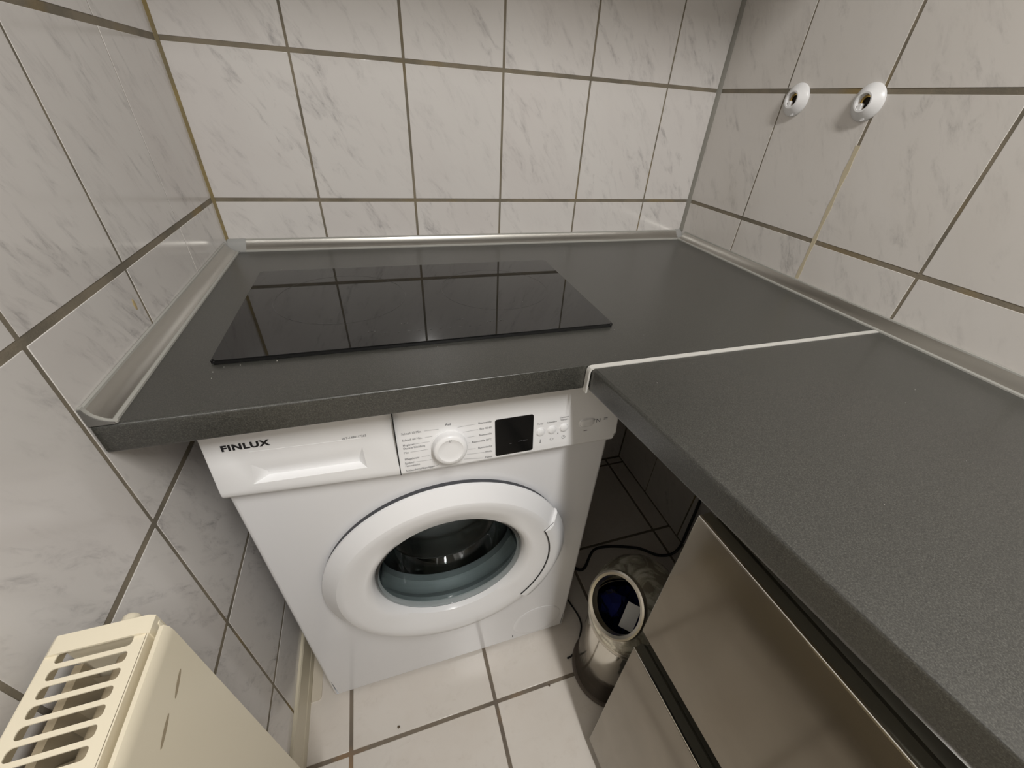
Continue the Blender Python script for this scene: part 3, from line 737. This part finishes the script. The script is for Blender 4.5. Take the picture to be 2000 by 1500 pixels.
# top grille: a plate with slots (frame rails + bars)
gx0, gx1 = .0225, .0865
sl0, sl1 = .0298, .0785
bm = bmesh.new(); TK = .0010
def slot_outline(xa_, xb_, ya_, yb_, r=.0028, n=4):
    out = []
    for cx_, cy_, a0 in ((xb_ - r, yb_ - r, 0), (xa_ + r, yb_ - r, 90), (xa_ + r, ya_ + r, 180), (xb_ - r, ya_ + r, 270)):
        for k in range(n + 1):
            a = math.radians(a0 + 90 * k / n); out.append((cx_ + r * math.cos(a), cy_ + r * math.sin(a)))
    return out
y = -.8145; cells = []
pitch_ = .01215
while y > RY1 + .03:
    cells.append((y, y - pitch_)); y -= pitch_
for ya_, yb_ in cells:
    so = slot_outline(sl0, sl1, yb_ + .0019, ya_ - .0019)
    ou = []
    for (px_, py_) in so:                                # project outwards on the cell rectangle
        cx_, cy_ = (sl0 + sl1) / 2, (ya_ + yb_) / 2
        dx, dy = px_ - cx_, py_ - cy_
        hx = (gx1 - gx0) / 2; gx = (gx0 + gx1) / 2; hy = (ya_ - yb_) / 2
        s_ = min(((gx1 - cx_) if dx > 0 else (cx_ - gx0)) / max(abs(dx), 1e-9), hy / max(abs(dy), 1e-9))
        if abs(dy) > (sl1 - sl0) * .02 and abs(dx) < (sl1 - sl0) / 2 - .0029 + 1e-6: qx, qy = px_, cy_ + (hy if dy > 0 else -hy)
        else: qx, qy = (gx1 if dx > 0 else gx0), (cy_ + (hy if dy > 0 else -hy) * min(1, abs(dy) / (hy - .0019)))
        ou.append((qx, qy))
    I0 = [bm.verts.new((x, yy, RZ)) for x, yy in so]; I1 = [bm.verts.new((x, yy, RZ - TK)) for x, yy in so]; O0 = [bm.verts.new((x, yy, RZ)) for x, yy in ou]
    n_ = len(so)
    for k in range(n_):
        j = (k + 1) % n_
        bm.faces.new((I0[k], I0[j], O0[j], O0[k])); bm.faces.new((I0[k], I1[k], I1[j], I0[j]))
        if (O0[k].co - O0[j].co).length > .02: pass
    # corner fillers
    for k in range(n_):
        j = (k + 1) % n_
        a, b = O0[k].co, O0[j].co
        if abs(a.x - b.x) > 1e-4 and abs(a.y - b.y) > 1e-4:
            c = bm.verts.new((a.x if a.x in (gx0, gx1) or abs(a.x - gx0) < 1e-6 or abs(a.x - gx1) < 1e-6 else b.x, a.y if abs(abs(a.y - (ya_ + yb_) / 2) - (ya_ - yb_) / 2) < 1e-6 else b.y, RZ))
            bm.faces.new((O0[k], O0[j], c))
bmesh.ops.remove_doubles(bm, verts=bm.verts, dist=1e-5)
bmesh.ops.dissolve_degenerate(bm, edges=bm.edges[:], dist=1e-6)
link('top_grille', bm, M_BEIGE, ra)
for nm, xx in (('grille_flange', gx0 - .0012), ('grille_flange', gx1)):
    bx(nm, (xx, RY1, RZ - .018), (xx + .0012, RY0 - .002, RZ), M_BEIGE, ra, .0005, 1)
# end cap saddle
cp = [(.0200, .8120), (.0208, .8290), (.0245, .8325), (.0840, .8325), (.0885, .8300), (.0890, .8120), (.0870, .8120), (.0868, .8285), (.0835, .8306), (.0255, .8306), (.0230, .8280), (.0220, .8120)]
link('end_cap', prism(bmesh.new(), cp, lambda p, t: (p[0], t, p[1]), -.8180, RY0), M_BEIGE, ra, True)
# front panel with rounded top edge, far side panel
fpz = [(.0905, RB + .01), (.0985, RB + .01), (.0990, RZ - .014), (.0982, RZ - .0065), (.0958, RZ - .0025), (.0925, RZ - .0030), (.0905, RZ - .008)]
link('front_panel', prism(bmesh.new(), fpz, lambda p, t: (p[0], t, p[1]), RY1 + .002, -.8125), M_BEIGE, ra, True)['label'] = 'flat cream front panel with two dark marks'
bx('side_panel', (.0235, -.8080, RB), (.0895, -.8045, RZ - .006), M_BEIGE, ra, .0008, 2)
bx('side_panel', (.0235, RY1, RB), (.0935, RY1 + .0035, RZ - .004), M_BEIGE, ra, .0008, 2)
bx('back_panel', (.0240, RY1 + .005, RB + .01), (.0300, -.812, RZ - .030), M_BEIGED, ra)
# convector fins
bm = bmesh.new(); zf0, zf1 = RB + .02, RZ - .045; y = -.818; k = 0; P = []
while y > RY1 + .02:
    P += [(.0315, y), (.0890 if False else .0850, y - .006), (.0850, y - .018), (.0315, y - .024)]; y -= .036
A = [bm.verts.new((x, yy, zf0)) for x, yy in P]; B = [bm.verts.new((x, yy, zf1)) for x, yy in P]
for k in range(len(P) - 1): bm.faces.new((A[k], A[k + 1], B[k + 1], B[k]))
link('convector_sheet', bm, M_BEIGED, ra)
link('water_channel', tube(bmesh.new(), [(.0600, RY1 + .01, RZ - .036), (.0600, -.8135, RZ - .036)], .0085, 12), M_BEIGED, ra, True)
link('vent_plug', lathe(bmesh.new(), [(0, .0105), (.0055, .0105), (.0066, .0090), (.0070, .0), (.0070, -.002)], (.0660, -.8040, RZ - .0085), (0, 1, 0), 20), M_BEIGE, ra, True)
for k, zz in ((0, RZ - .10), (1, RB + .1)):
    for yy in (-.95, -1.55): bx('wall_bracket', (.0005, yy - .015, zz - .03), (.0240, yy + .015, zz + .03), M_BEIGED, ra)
# two brown oval marks on the front panel
for (y0_, z0_), (y1_, z1_) in (((-.8320, .789), (-.8530, .7835)), ((-.8640, .7865), (-.8870, .7825))):
    bm = bmesh.new(); d = Vector((0, y1_ - y0_, z1_ - z0_)); L = d.length; d.normalize(); nn = Vector((0, -d.z, d.y)); out = []
    for a in range(16):
        t = 2 * math.pi * a / 16
        out.append(bm.verts.new(Vector((.0991, (y0_ + y1_) / 2, (z0_ + z1_) / 2)) + d * (L / 2 * math.cos(t)) + nn * (.0022 * math.sin(t))))
    bm.faces.new(out); link('dark_mark', bm, mat('mark_brown', (.40, .33, .22), .6), ra)

# ------------------------------------------------------------------ small things
bm = bmesh.new(); out = [(.0085, -.573)] + [(.0240 + .007 * math.sin(a), -.566 - .007 * math.cos(a)) for a in [i * math.pi / 10 for i in range(6)]] + [(.0310, -.46), (.0085, -.46)]
prism(bm, out, lambda p, t: (p[0], p[1], t), .0002, .0035)
tag(link('corner_plate', bm, mat('cream_plate', (.62, .56, .46), .4)), 'small cream plate with one rounded corner on the floor beside the washing machine', 'plate')
def crumb(name, x, y, z, r, m, label, seed):
    rr = random.Random(seed); bm = bmesh.new(); bmesh.ops.create_icosphere(bm, subdivisions=1, radius=r)
    for v in bm.verts: v.co = Vector((v.co.x * rr.uniform(.8, 1.4), v.co.y * rr.uniform(.8, 1.4), v.co.z * .6 + r * .6))
    bmesh.ops.translate(bm, vec=(x, y, z), verts=bm.verts); return tag(link(name, bm, m, None, True), label, 'crumb')
crumb('crumb', .2029, -.6818, .0, .0032, M_CRUMB, 'dark brown crumb on the floor tile in front of the washing machine, left of centre', 1)
crumb('crumb', .5718, -.7055, .0, .0026, M_CRUMB, 'brown round crumb on the floor joint near the steel bin', 2)
bm = bmesh.new(); rr = random.Random(11)
spots = [(.10, -.520), (.118, -.519), (.160, -.517), (.37, -.521), (.655, -.520), (.66, -.523), (.70, -.55), (.62, -.60), (.75, -.10), (.64, -.68), (.78, -.74), (.95, -.80), (.80, -.83), (1.0, -.78), (.90, -.90), (.16, -.12), (.12, -.15), (.09, -.53), (.092, -.545), (.54, -.40), (.9, -.70), (1.02, -.95), (.74, -.92)]
for x, y in spots:
    r = bmesh.ops.create_icosphere(bm, subdivisions=1, radius=rr.uniform(.0003, .0008)); bmesh.ops.translate(bm, vec=(x, y, CT + .0004 if not (.085 < x < .66 and -.51 < y < -.175) else ZH + .0003), verts=r['verts'])
tag(link('dust_specks', bm, M_SPECK), 'scattered pale specks of dust on the dark worktops', 'dust', kind='stuff')
